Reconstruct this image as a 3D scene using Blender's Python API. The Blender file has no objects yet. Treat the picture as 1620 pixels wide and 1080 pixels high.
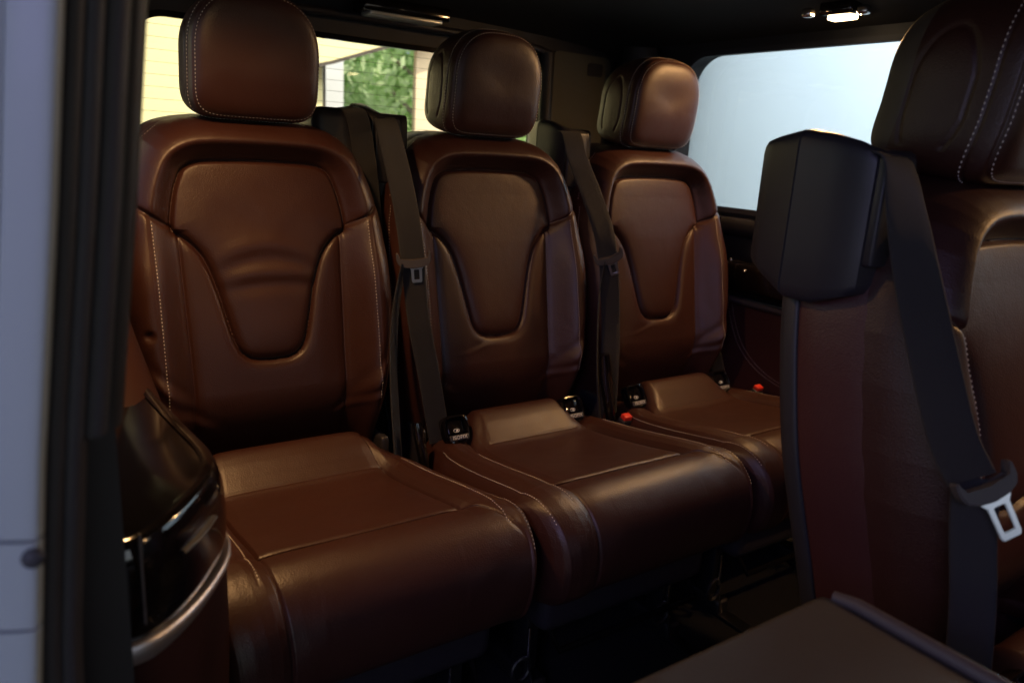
import bpy, bmesh, math, random
import numpy as np
from mathutils import Vector, Matrix
from mathutils.geometry import tessellate_polygon
random.seed(7)
R_ = math.radians
S = bpy.context.scene
COL = S.collection

# ------------------------------------------------------------------ camera
YAW, PITCH, ROLL = 0.60689, 0.25027, 0.06084
def cam_axes():
    cy, sy, cp, sp, cr, sr = (math.cos(YAW), math.sin(YAW), math.cos(PITCH), math.sin(PITCH), math.cos(ROLL), math.sin(ROLL))
    f = Vector((sy*cp, cy*cp, -sp)); r = Vector((cy, -sy, 0)); u = r.cross(f)
    return cr*r + sr*u, -sr*r + cr*u, f
r_, u_, f_ = cam_axes()
cd = bpy.data.cameras.new('camera'); cam = bpy.data.objects.new('camera', cd); COL.objects.link(cam)
cam.matrix_world = Matrix(((r_.x, u_.x, -f_.x, 0), (r_.y, u_.y, -f_.y, 0), (r_.z, u_.z, -f_.z, 0), (0, 0, 0, 1)))
cd.sensor_width = 36; cd.lens = 1192/1620*36; cd.clip_start = 0.02; cd.clip_end = 500
cd.dof.use_dof = True; cd.dof.focus_distance = 1.30; cd.dof.aperture_fstop = 4.2
S.camera = cam

# ------------------------------------------------------------------ world, sun, exposure
W = bpy.data.worlds.new('World'); S.world = W; W.use_nodes = True
nt = W.node_tree; nt.nodes.clear()
sky = nt.nodes.new('ShaderNodeTexSky'); sky.sky_type = 'NISHITA'; sky.sun_disc = False
SUN_EL, SUN_AZ = R_(43), R_(150)          # azimuth measured clockwise from +Y
sky.sun_elevation = SUN_EL; sky.sun_rotation = SUN_AZ; sky.air_density = 1.0; sky.dust_density = 1.5
bgn = nt.nodes.new('ShaderNodeBackground'); bgn.inputs[1].default_value = 0.12
wo = nt.nodes.new('ShaderNodeOutputWorld')
nt.links.new(sky.outputs[0], bgn.inputs[0]); nt.links.new(bgn.outputs[0], wo.inputs[0])
sd = bpy.data.lights.new('sun', 'SUN'); sd.energy = 5.0; sd.angle = R_(.5); sd.color = (1, .95, .86)
sun = bpy.data.objects.new('sun', sd); COL.objects.link(sun)
sdir = Vector((math.sin(SUN_AZ)*math.cos(SUN_EL), math.cos(SUN_AZ)*math.cos(SUN_EL), math.sin(SUN_EL)))
sun.rotation_euler = sdir.to_track_quat('Z', 'Y').to_euler()
S.view_settings.view_transform = 'Standard'; S.view_settings.look = 'None'
S.view_settings.exposure = 0.0; S.view_settings.gamma = 1

WARM = (1.0, .54, .21)
def area(name, loc, aim, size, energy, color=WARM, sy=None, spread=180):
    l = bpy.data.lights.new(name, 'AREA'); l.energy = energy; l.color = color; l.size = size; l.spread = R_(spread)
    if sy: l.shape = 'RECTANGLE'; l.size_y = sy
    o = bpy.data.objects.new(name, l); COL.objects.link(o); o.location = loc
    o.rotation_euler = (Vector(loc)-Vector(aim)).to_track_quat('Z', 'Y').to_euler(); return o
# warm courtesy lamps in the roof (their fittings are built with the van below)
area('dome_lamp_light', (1.63, 1.115, .318), (1.15, 1.08, -.7), .06, 4.0)
area('near_dome_lamp_light', (.20, 1.08, .318), (.45, 1.10, -1), .06, 2.6, spread=126)
area('middle_row_lamp_light', (1.63, .05, .318), (1.25, .10, -1), .06, 3.4, spread=150)
# added cool fill outside the open sliding door, no lamp seen there
area('door_fill_light', (-.95, -.60, .50), (.5, .9, -.3), .6, 7.0, (.47, .41, 1.0))
area('wall_fill_light', (2.2, 1.4, 2.0), (4.2, 2.6, -.2), 1.6, 185, (.86, .93, 1.0))  # unseen lamp added to brighten the wall outside the side window

# ------------------------------------------------------------------ materials
def mat(name, col, rough=.5, metal=0, spec=.5, bump=0, bscale=200, kind='noise', var=0, vscale=6, rvar=0, coat=0, bdist=.001, trans=0, sheen=0, col2=None):
    m = bpy.data.materials.new(name); m.use_nodes = True; n = m.node_tree; p = n.nodes['Principled BSDF']
    p.inputs['Base Color'].default_value = (*col, 1); p.inputs['Roughness'].default_value = rough
    p.inputs['Metallic'].default_value = metal; p.inputs['Specular IOR Level'].default_value = spec
    p.inputs['Coat Weight'].default_value = coat; p.inputs['Coat Roughness'].default_value = .08
    p.inputs['Sheen Weight'].default_value = sheen
    tc = n.nodes.new('ShaderNodeTexCoord')
    if var or rvar:
        no = n.nodes.new('ShaderNodeTexNoise'); no.inputs['Scale'].default_value = vscale; no.inputs['Detail'].default_value = 6
        n.links.new(tc.outputs['Object'], no.inputs['Vector'])
        if var:
            mx = n.nodes.new('ShaderNodeMix'); mx.data_type = 'RGBA'
            c2 = col2 or tuple(min(1, c*(1+var)) for c in col)
            mx.inputs['A'].default_value = (*[c*(1-var) for c in col], 1); mx.inputs['B'].default_value = (*c2, 1)
            n.links.new(no.outputs['Fac'], mx.inputs['Factor']); n.links.new(mx.outputs['Result'], p.inputs['Base Color'])
        if rvar:
            mr = n.nodes.new('ShaderNodeMapRange'); mr.inputs['To Min'].default_value = rough-rvar; mr.inputs['To Max'].default_value = rough+rvar
            n2 = n.nodes.new('ShaderNodeTexNoise'); n2.inputs['Scale'].default_value = vscale*3; n2.inputs['Detail'].default_value = 5
            n.links.new(tc.outputs['Object'], n2.inputs['Vector'])
            n.links.new(n2.outputs['Fac'], mr.inputs['Value']); n.links.new(mr.outputs[0], p.inputs['Roughness'])
    if bump:
        b = n.nodes.new('ShaderNodeBump'); b.inputs['Strength'].default_value = bump; b.inputs['Distance'].default_value = bdist
        if kind == 'leather':
            v = n.nodes.new('ShaderNodeTexVoronoi'); v.inputs['Scale'].default_value = bscale; v.feature = 'SMOOTH_F1'
            no = n.nodes.new('ShaderNodeTexNoise'); no.inputs['Scale'].default_value = 22; no.inputs['Detail'].default_value = 5
            ad = n.nodes.new('ShaderNodeMath'); ad.operation = 'MULTIPLY_ADD'; ad.inputs[1].default_value = 3.2
            n.links.new(tc.outputs['Object'], v.inputs['Vector']); n.links.new(tc.outputs['Object'], no.inputs['Vector'])
            n.links.new(no.outputs['Fac'], ad.inputs[0]); n.links.new(v.outputs['Distance'], ad.inputs[2])
            n.links.new(ad.outputs[0], b.inputs['Height'])
        elif kind == 'weave':
            w = n.nodes.new('ShaderNodeTexWave'); w.inputs['Scale'].default_value = bscale; w.bands_direction = 'DIAGONAL'
            n.links.new(tc.outputs['Object'], w.inputs['Vector']); n.links.new(w.outputs['Fac'], b.inputs['Height'])
        else:
            no = n.nodes.new('ShaderNodeTexNoise'); no.inputs['Scale'].default_value = bscale; no.inputs['Detail'].default_value = 3
            n.links.new(tc.outputs['Object'], no.inputs['Vector']); n.links.new(no.outputs['Fac'], b.inputs['Height'])
        n.links.new(b.outputs[0], p.inputs['Normal'])
    return m
M = {}
M['leather'] = mat('brown_leather', (.045, .0140, .0098), .44, spec=.62, bump=.34, bscale=520, kind='leather', var=.16, vscale=9, rvar=.06, bdist=.0009)
M['leather_side'] = mat('burgundy_leatherette', (.066, .021, .021), .45, spec=.6, bump=.3, bscale=520, kind='leather', var=.12, vscale=7, rvar=.05, bdist=.0009)
M['matte_leather'] = mat('matte_brown_leather', (.030, .011, .010), .6, spec=.12, bump=.3, bscale=620, kind='leather', bdist=.0009)
M['thread'] = mat('cream_thread', (.72, .64, .57), .7)
M['plastic'] = mat('black_grained_plastic', (.026, .024, .030), .38, bump=.35, bscale=900, bdist=.0006, rvar=.05)
M['shell'] = mat('charcoal_shell_plastic', (.030, .028, .032), .50, bump=.4, bscale=700, bdist=.0007, rvar=.05)
M['dull'] = mat('dull_black_trim', (.007, .006, .006), .8, spec=.04)
M['gloss'] = mat('black_gloss_trim', (.006, .005, .006), .10, coat=.6)
M['webbing'] = mat('charcoal_belt_webbing', (.019, .017, .018), .70, bump=.7, bscale=420, kind='weave', bdist=.0006, sheen=.12, var=.15, vscale=30)
M['tongue'] = mat('belt_tongue_plastic', (.085, .072, .066), .46, bump=.2, bscale=600)
M['chrome'] = mat('polished_steel', (.78, .78, .80), .16, metal=1)
M['blade'] = mat('brushed_steel_blade', (.80, .80, .84), .30, metal=1)
M['satin'] = mat('satin_metal_strip', (.80, .77, .80), .40, metal=1, rvar=.06, vscale=20)
M['steel'] = mat('dull_dark_steel', (.10, .10, .11), .38, metal=.9, var=.2, vscale=15)
M['red'] = mat('red_release_button', (.85, .05, .03), .35)
M['headliner'] = mat('black_headliner_cloth', (.012, .012, .013), .92, bump=.5, bscale=500)
M['pillar'] = mat('dark_pillar_trim', (.020, .020, .025), .55, bump=.3, bscale=600)
M['olive'] = mat('grey_pillar_trim', (.10, .095, .070), .75, bump=.3, bscale=500, var=.15, vscale=10)
M['carpet'] = mat('black_floor_carpet', (.010, .010, .012), .95, bump=1, bscale=700, var=.3, vscale=40)
M['paint'] = mat('silver_blue_body_paint', (.31, .355, .375), .5, metal=.0, coat=.05, var=.03, vscale=3)
M['rubber'] = mat('black_door_rubber', (.032, .032, .042), .6, bump=.15, bscale=200, rvar=.05)
M['panel'] = mat('taupe_seat_back_panel', (.056, .051, .052), .55, bump=.35, bscale=350, var=.12, vscale=12, rvar=.06)
M['ridge'] = mat('grey_edge_moulding', (.075, .064, .072), .42, bump=.2, bscale=400)
M['print'] = mat('white_print', (.75, .75, .75), .6)
M['lens'] = mat('frosted_lamp_lens', (.90, .90, .86), .34, metal=.85)
M['line'] = mat('heater_wire', (.10, .07, .04), .6)
M['cream'] = mat('cream_render', (.90, .80, .42), .85, bump=.3, bscale=60, var=.04, vscale=2)
M['bluewall'] = mat('pale_blue_render', (.70, .745, .78), .85, bump=.2, bscale=60, var=.04, vscale=2)
M['peach'] = mat('peach_render', (.85, .66, .42), .85, bump=.2, bscale=60, var=.04, vscale=2)
M['dkwood'] = mat('dark_timber', (.07, .055, .04), .7, var=.2)
M['leaf'] = mat('light_green_leaf', (.66, .82, .46), .5, var=.28, vscale=3)
n_ = M['leaf'].node_tree; tr_ = n_.nodes.new('ShaderNodeBsdfTranslucent'); tr_.inputs[0].default_value = (.75, .95, .58, 1); mx_ = n_.nodes.new('ShaderNodeMixShader'); mx_.inputs[0].default_value = .5
n_.links.new(n_.nodes['Principled BSDF'].outputs[0], mx_.inputs[1]); n_.links.new(tr_.outputs[0], mx_.inputs[2]); n_.links.new(mx_.outputs[0], n_.nodes['Material Output'].inputs[0])
M['bark'] = mat('grey_bark', (.30, .26, .20), .9, bump=1, bscale=30)
M['tarmac'] = mat('pale_paving', (.32, .31, .29), .9, bump=.5, bscale=60, var=.15, vscale=2)
def emit_mat(name, col, s):
    m = bpy.data.materials.new(name); m.use_nodes = True; p = m.node_tree.nodes['Principled BSDF']
    p.inputs['Base Color'].default_value = (.9, .85, .8, 1); p.inputs['Emission Color'].default_value = (*col, 1); p.inputs['Emission Strength'].default_value = s
    return m
M['lit'] = emit_mat('lit_lamp_lens', (1, .72, .40), 14)
def glass_mat(name, tint, gl=.05):
    m = bpy.data.materials.new(name); m.use_nodes = True; n = m.node_tree; n.nodes.clear()
    t = n.nodes.new('ShaderNodeBsdfTransparent'); t.inputs[0].default_value = (*tint, 1)
    g = n.nodes.new('ShaderNodeBsdfGlossy'); g.inputs['Roughness'].default_value = .02
    fr = n.nodes.new('ShaderNodeFresnel'); fr.inputs[0].default_value = 1.45
    mx = n.nodes.new('ShaderNodeMixShader'); o = n.nodes.new('ShaderNodeOutputMaterial')
    n.links.new(fr.outputs[0], mx.inputs[0]); n.links.new(t.outputs[0], mx.inputs[1]); n.links.new(g.outputs[0], mx.inputs[2]); n.links.new(mx.outputs[0], o.inputs[0])
    return m
M['glass'] = glass_mat('rear_window_glass', (.98, .95, .90))
M['glass_side'] = glass_mat('side_window_glass', (.90, .95, .97))

# ------------------------------------------------------------------ object helpers
def link(name, me, parent=None, kind=None, label=None):
    o = bpy.data.objects.new(name, me); COL.objects.link(o)
    if parent: o.parent = parent
    if kind: o['kind'] = kind
    if label: o['label'] = label
    return o
def empty(name, loc, label=None, cat=None, group=None):
    o = bpy.data.objects.new(name, None); COL.objects.link(o); o.location = loc; o.empty_display_size = .1
    if label: o['label'] = label
    if cat: o['category'] = cat
    if group: o['group'] = group
    return o
def mesh_np(name, V, F, m, N=None, smooth=True):
    me = bpy.data.meshes.new(name); V = np.asarray(V, float); F = np.asarray(F, int)
    k = F.shape[1]
    me.vertices.add(len(V)); me.vertices.foreach_set('co', V.ravel())
    me.loops.add(F.size); me.loops.foreach_set('vertex_index', F.ravel())
    me.polygons.add(len(F)); me.polygons.foreach_set('loop_start', np.arange(0, F.size, k)); me.polygons.foreach_set('loop_total', np.full(len(F), k))
    me.update(calc_edges=True); me.validate()
    me.polygons.foreach_set('use_smooth', np.full(len(me.polygons), smooth))
    me.materials.append(m)
    if N is not None: me.normals_split_custom_set_from_vertices(N.tolist())
    return me
def vnormals(V, F):
    a, b, c, d = (V[F[:, i]] for i in range(4)); n = np.cross(c-a, d-b)
    N = np.zeros_like(V)
    for i in range(4): np.add.at(N, F[:, i], n)
    l = np.linalg.norm(N, axis=1); l[l == 0] = 1
    return N/l[:, None]
def grid_faces(nr, nc, wrap=False, flip=False):
    i = np.arange(nr-1)[:, None]; j = np.arange(nc if wrap else nc-1)[None, :]
    a = i*nc+j; b = i*nc+(j+1) % nc; c = (i+1)*nc+(j+1) % nc; d = (i+1)*nc+j
    F = np.stack([a+0*b, b+0*a, c, d], -1).reshape(-1, 4)
    return F[:, ::-1] if flip else F
def split(V, F, N, lab, want):
    f = F[lab == want]; u, inv = np.unique(f, return_inverse=True)
    return V[u], inv.reshape(f.shape), N[u]
def bm_obj(name, bm, m, parent=None, smooth=False, kind=None, label=None):
    bmesh.ops.recalc_face_normals(bm, faces=bm.faces)
    me = bpy.data.meshes.new(name); bm.to_mesh(me); bm.free(); me.materials.append(m)
    if smooth:
        for p in me.polygons: p.use_smooth = True
        me.set_sharp_from_angle(angle=R_(smooth if smooth > 1 else 40))
    return link(name, me, parent, kind, label)
def box(bm, lo, hi, bev=0, seg=2, mtx=None):
    r = bmesh.ops.create_cube(bm, size=1); vs = r['verts']
    lo, hi = Vector(lo), Vector(hi)
    for v in vs: v.co = Vector([lo[i]+(v.co[i]+.5)*(hi[i]-lo[i]) for i in range(3)])
    if bev:
        es = list({e for v in vs for e in v.link_edges})
        g = bmesh.ops.bevel(bm, geom=es, offset=bev, segments=seg, affect='EDGES', profile=.5)
        vs = list({v for f in g['faces'] for v in f.verts} | {v for v in vs if v.is_valid})
    if mtx is not None:
        for v in vs: v.co = mtx @ v.co
    return vs
def boxo(name, lo, hi, m, parent=None, bev=.004, seg=3, mtx=None, label=None, kind=None):
    bm = bmesh.new(); box(bm, lo, hi, bev, seg, mtx); return bm_obj(name, bm, m, parent, smooth=40, label=label, kind=kind)
def cr(P, n=8, closed=False):
    """Catmull-Rom resampling"""
    P = np.asarray(P, float); L = len(P); out = []
    rng = range(L if closed else L-1)
    for i in rng:
        if closed: p0, p1, p2, p3 = P[i-1], P[i], P[(i+1) % L], P[(i+2) % L]
        else: p0, p1, p2, p3 = P[max(i-1, 0)], P[i], P[i+1], P[min(i+2, L-1)]
        for t in np.arange(n)/n:
            out.append(.5*((2*p1)+(-p0+p2)*t+(2*p0-5*p1+4*p2-p3)*t*t+(-p0+3*p1-3*p2+p3)*t**3))
    if not closed: out.append(P[-1])
    return np.array(out)
def tube(bm, pts, r, seg=10, cap=True, closed=False):
    pts = [Vector(p) for p in pts]; n = len(pts); rings = []; prev = None
    for i, p in enumerate(pts):
        t = (pts[(i+1) % n]-pts[i-1]) if closed else (pts[min(i+1, n-1)]-pts[max(i-1, 0)])
        t.normalize()
        if prev is None: a = t.orthogonal().normalized()
        else: a = (prev-t*prev.dot(t)).normalized()
        prev = a; b = t.cross(a); rr = r[i] if hasattr(r, '__len__') else r
        rings.append([bm.verts.new(p+(a*math.cos(k*2*math.pi/seg)+b*math.sin(k*2*math.pi/seg))*rr) for k in range(seg)])
    for i in range(n if closed else n-1):
        A, B = rings[i], rings[(i+1) % n]
        for k in range(seg): bm.faces.new((A[k], A[(k+1) % seg], B[(k+1) % seg], B[k]))
    if cap and not closed: bm.faces.new(rings[0][::-1]); bm.faces.new(rings[-1])
def tubeo(name, pts, r, m, parent=None, seg=10, closed=False, label=None):
    bm = bmesh.new(); tube(bm, pts, r, seg, closed=closed); return bm_obj(name, bm, m, parent, smooth=50, label=label)
def strap(name, pts, wdir, width, m, parent=None, thick=.0014, n=8, label=None):
    """belt webbing: flat ribbon with real thickness; wdir one direction or one per point; slight edge roll"""
    P = cr(pts, n); wd = np.asarray(wdir, float)
    wd = cr(wd, n) if wd.ndim == 2 else np.tile(wd, (len(P), 1))
    T = np.gradient(P, axis=0); T /= np.linalg.norm(T, axis=1)[:, None]
    wd = wd-T*(wd*T).sum(1)[:, None]; wd /= np.linalg.norm(wd, axis=1)[:, None]; N = np.cross(T, wd)
    us = np.array([-1, -.92, -.5, 0, .5, .92, 1]); k = len(us); th = thick*np.array([.5, 1, .8, .8, .8, 1, .5])
    fr = P[:, None]+wd[:, None]*us[None, :, None]*width/2+N[:, None]*th[None, :, None]
    bk = P[:, None]+wd[:, None]*us[None, ::-1, None]*width/2-N[:, None]*th[None, :, None]
    V = np.concatenate([fr, bk], 1).reshape(-1, 3)
    F = grid_faces(len(P), 2*k, wrap=True)
    caps = []
    return link(name, mesh_np(name, V, F, m), parent, label=label)
def stitches(name, paths, parent, out=None, pitch=.0062, ln=.0036, r=.0009):
    """thread dashes standing on a seam; each path is an array of points, 'out' the outward directions"""
    Vs, Fs = [], []; off = 0
    for pi, P in enumerate(paths):
        P = np.asarray(P, float); d = np.r_[0, np.cumsum(np.linalg.norm(np.diff(P, axis=0), axis=1))]
        c = np.arange(pitch*.5, d[-1]-ln*.5, pitch)
        ip = lambda s: np.stack([np.interp(s, d, P[:, k]) for k in range(3)], 1)
        A, B = ip(c-ln/2), ip(c+ln/2); O = np.asarray(out[pi], float)
        O = np.tile(O, (len(c), 1)) if O.ndim == 1 else np.stack([np.interp(c, d, O[:, k]) for k in range(3)], 1)
        T = B-A; T /= np.linalg.norm(T, axis=1)[:, None]; Sd = np.cross(T, O)
        Sd /= np.linalg.norm(Sd, axis=1)[:, None]+1e-9; U = np.cross(Sd, T)
        Mid = (A+B)/2
        vs = np.stack([A-U*r*.5, Mid+Sd*r, Mid+U*r*1.2, Mid-Sd*r, B-U*r*.5, A+U*r*.3+T*ln*.15, B+U*r*.3-T*ln*.15], 1)
        # 0 A,1 side,2 top,3 side,4 B,5,6 shoulders
        f = np.array([[0, 1, 5], [5, 1, 2], [2, 1, 6], [6, 1, 4], [0, 5, 3], [5, 2, 3], [2, 6, 3], [6, 4, 3]])
        idx = (np.arange(len(c))*7)[:, None, None]+f[None]
        Vs.append(vs.reshape(-1, 3)); Fs.append(idx.reshape(-1, 3)+off); off += len(c)*7
    me = mesh_np(name, np.vstack(Vs), np.vstack(Fs), M['thread'], smooth=True)
    return link(name, me, parent, kind='stuff')
def plate(name, outer, hole, axis, a, b, m, parent=None, label=None, kind=None):
    """flat plate with an optional hole; outline given in 2-D, extruded from a to b along axis 'x','y' or 'z'"""
    def to3(p, d):
        return {'x': (d, p[0], p[1]), 'y': (p[0], d, p[1]), 'z': (p[0], p[1], d)}[axis]
    polys = [[Vector((*p, 0)) for p in outer]]+([[Vector((*p, 0)) for p in hole]] if hole is not None else [])
    tris = tessellate_polygon(polys); flat = [p for q in polys for p in q]
    bm = bmesh.new(); A = [bm.verts.new(to3(p, a)) for p in flat]; B = [bm.verts.new(to3(p, b)) for p in flat]
    for t in tris:
        try: bm.faces.new([A[i] for i in t]); bm.faces.new([B[i] for i in reversed(t)])
        except ValueError: pass
    s = 0
    for q in polys:
        n = len(q)
        for i in range(n): bm.faces.new((A[s+i], A[s+(i+1) % n], B[s+(i+1) % n], B[s+i]))
        s += n
    return bm_obj(name, bm, m, parent, smooth=35, label=label, kind=kind)
def rrect(x0, x1, z0, z1, r, n=8):
    rs = r if hasattr(r, '__len__') else [r]*4; out = []
    for (cx, cz, a0), rr in zip([(x1, z1, 0), (x0, z1, 90), (x0, z0, 180), (x1, z0, 270)], rs):
        sx = -1 if cx == x1 else 1; sz = -1 if cz == z1 else 1
        for k in range(n+1):
            a = R_(a0+90*k/n); out.append((cx+sx*rr+rr*math.cos(a), cz+sz*rr+rr*math.sin(a)))
    return out
def text_obj(name, s, size, m, parent, mtx):
    cu = bpy.data.curves.new(name, 'FONT'); cu.body = s; cu.size = size; cu.align_x = 'CENTER'; cu.align_y = 'CENTER'; cu.extrude = .0002; cu.space_character = 1.1
    t = bpy.data.objects.new(name+'_tmp', cu); COL.objects.link(t)
    dg = bpy.context.evaluated_depsgraph_get(); me = bpy.data.meshes.new_from_object(t.evaluated_get(dg)); bpy.data.objects.remove(t)
    me.materials.clear(); me.materials.append(m); me.name = name; me.transform(mtx)
    return link(name, me, parent)
def ss(x): x = np.clip(x, 0, 1); return x*x*(3-2*x)
def dist_poly(X, Z, P, closed=True):
    """distance and inside flag to a polyline"""
    P = np.asarray(P, float); Q = np.roll(P, -1, 0) if closed else P[1:]; P0 = P if closed else P[:-1]
    best = np.full(X.shape, 1e9); ins = np.zeros(X.shape, bool)
    for (ax, az), (bx, bz) in zip(P0, Q):
        dx, dz = bx-ax, bz-az; L = dx*dx+dz*dz+1e-12
        t = np.clip(((X-ax)*dx+(Z-az)*dz)/L, 0, 1); best = np.minimum(best, (X-ax-t*dx)**2+(Z-az-t*dz)**2)
        if closed:
            c = ((az > Z) != (bz > Z)) & (X < dx*(Z-az)/(dz if abs(dz) > 1e-12 else 1e-12)+ax); ins ^= c
    return np.sqrt(best), ins

# ------------------------------------------------------------------ seat shapes
# seat frame: x across from the seat's middle, y as it stands in the rear row (front is -y), z above the camera's height
FLOOR = -.95
ORG = np.array([0, 1.25, FLOOR])           # base of a seat in that frame
WZ = np.array([-.66, -.58, -.50, -.42, -.36, -.30, -.22, -.16, -.12, -.09, -.05, -.02, 0., .012, .020, .025])
WW = np.array([.205, .212, .224, .238, .247, .250, .248, .242, .234, .225, .209, .190, .167, .145, .118, .085])
def Whalf(z):
    return np.interp(z, WZ, WW)
plane_y = lambda z: 1.423+(z+.059)*.199
ins_half = [(0, -.405), (.03, -.403), (.05, -.394), (.063, -.376), (.071, -.35), (.079, -.315), (.087, -.28), (.097, -.245), (.108, -.218), (.123, -.197), (.14, -.181), (.155, -.168),
            (.153, -.14), (.147, -.11), (.140, -.088), (.130, -.068), (.112, -.057), (.09, -.053), (.05, -.051), (0, -.050)]
INS = cr(ins_half, 4); INS = np.vstack([INS, (INS*[-1, 1])[::-1][1:-1]])
OUT = np.array([(w, z) for z, w in zip(WZ, WW)]); OUT = np.vstack([OUT, (OUT*[-1, 1])[::-1]])
def seam_z(ax): return np.interp(ax, [.10, .155, .175, .20, .226, .26], [-.20, -.168, -.155, -.138, -.122, -.105])
def crease_x(z): return np.interp(z, [-.6, -.40, -.19], [.139, .141, .146])
def back_y(X, Z, wr=0, rnd=None):
    aX = np.abs(X)
    d, inside = dist_poly(X, Z, INS)
    sz = Z-seam_z(aX)                                     # above the yoke seam?
    yoke = .036*ss(d/.040)+.004*np.sin(np.clip(d/.07, 0, 1)*math.pi)
    bol = .004+(.036+.016*ss((-.15-Z)/.12))*ss((aX-crease_x(Z))/.056)*(1-.45*ss((-.42-Z)/.2))+.006*np.exp(-((Z+.38)/.10)**2)*ss((.14-aX)/.06)
    bl = 1/(1+np.exp(-np.clip(sz/.004, -40, 40)))
    H = bl*yoke+(1-bl)*bol
    puff = .013*(1-np.exp(-d/.022))*np.interp(Z, [-.40, -.2, -.1], [1, .75, .35])+.003
    H = np.where(inside, puff, H)
    # seam grooves
    H -= .0065*np.exp(-(d/.0032)**2)+.004*np.exp(-(d/.010)**2)*(Z < -.17)
    ds = np.abs(sz)*.84
    H -= np.where(aX > .153, .0060*np.exp(-(ds/.0034)**2)+.0030*np.exp(-(ds/.010)**2), 0)
    dc = np.abs(aX-crease_x(Z)); m = (sz < -.004) & (~inside)
    H -= np.where(m, (.0030*np.exp(-(dc/.0030)**2)+.0035*np.exp(-(dc/.011)**2)), 0)
    # joint beside the stitching on the bolsters
    dj = np.abs(aX-.1965); H -= np.where((sz < -.004) & (Z > -.52), .0007*np.exp(-(dj/.0018)**2), 0)
    # leather folds
    H += .0016*np.sin(38*Z+5*X)*np.exp(-((aX-.19)/.03)**2)*ss((-.34-Z)/.1)
    for (cx, cz, ang, L, wd, am) in [(.185, -.455, .9, .05, .010, .005), (-.19, -.43, -.8, .045, .009, .0045), (.165, -.50, .5, .04, .008, .003), (-.165, -.49, -.6, .05, .010, .003)]:
        u = (X-cx)*math.cos(ang)+(Z-cz)*math.sin(ang); v = -(X-cx)*math.sin(ang)+(Z-cz)*math.cos(ang)
        H += am*np.exp(-(u/L)**2)*(np.exp(-(v/wd)**2)-.8*np.exp(-((v-wd*1.5)/wd)**2))
    if wr:
        for (cx, cz, k, L, wd, am) in [(.0, -.222, .8, .085, .016, .0034), (.01, -.268, .25, .090, .014, .0034), (-.05, -.15, 1.2, .05, .03, .0015)]:
            v = Z-cz+k*(X-cx)**2*4; H -= np.where(inside, am*np.exp(-((X-cx)/L)**4)*(np.exp(-(v/wd)**2)-.7*np.exp(-((v-wd*1.7)/wd)**2)), 0)
        H -= .006*np.exp(-(((X+.212)**2+(Z+.335)**2)/.008**2))+.0*X
    else:
        u = Z+.425-.01*np.cos(X*30); H += .0008*np.exp(-((X+.05)/.05)**2)*(np.exp(-(u/.006)**2)-np.exp(-((u-.009)/.007)**2))
    # edge rounding
    e, _ = dist_poly(X, Z, OUT); rr = .046; t = np.clip(e/rr, 0, 1); q = 1-np.sqrt(np.clip(1-(1-t)**2, 0, 1))
    e = np.where(Z < -.6, .1, e)
    return plane_y(Z)-H*np.clip(1-q, 0, 1)+q*.058+.055*np.clip((-.455-Z)/.12, 0, 1.3)**1.7*(aX < .16)+.055*np.clip((-.455-Z)/.12, 0, 1.3)**1.7*(aX >= .16)*(1-.5*ss((aX-.16)/.04))
def seat_xf(P):
    return np.asarray(P)-ORG
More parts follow.
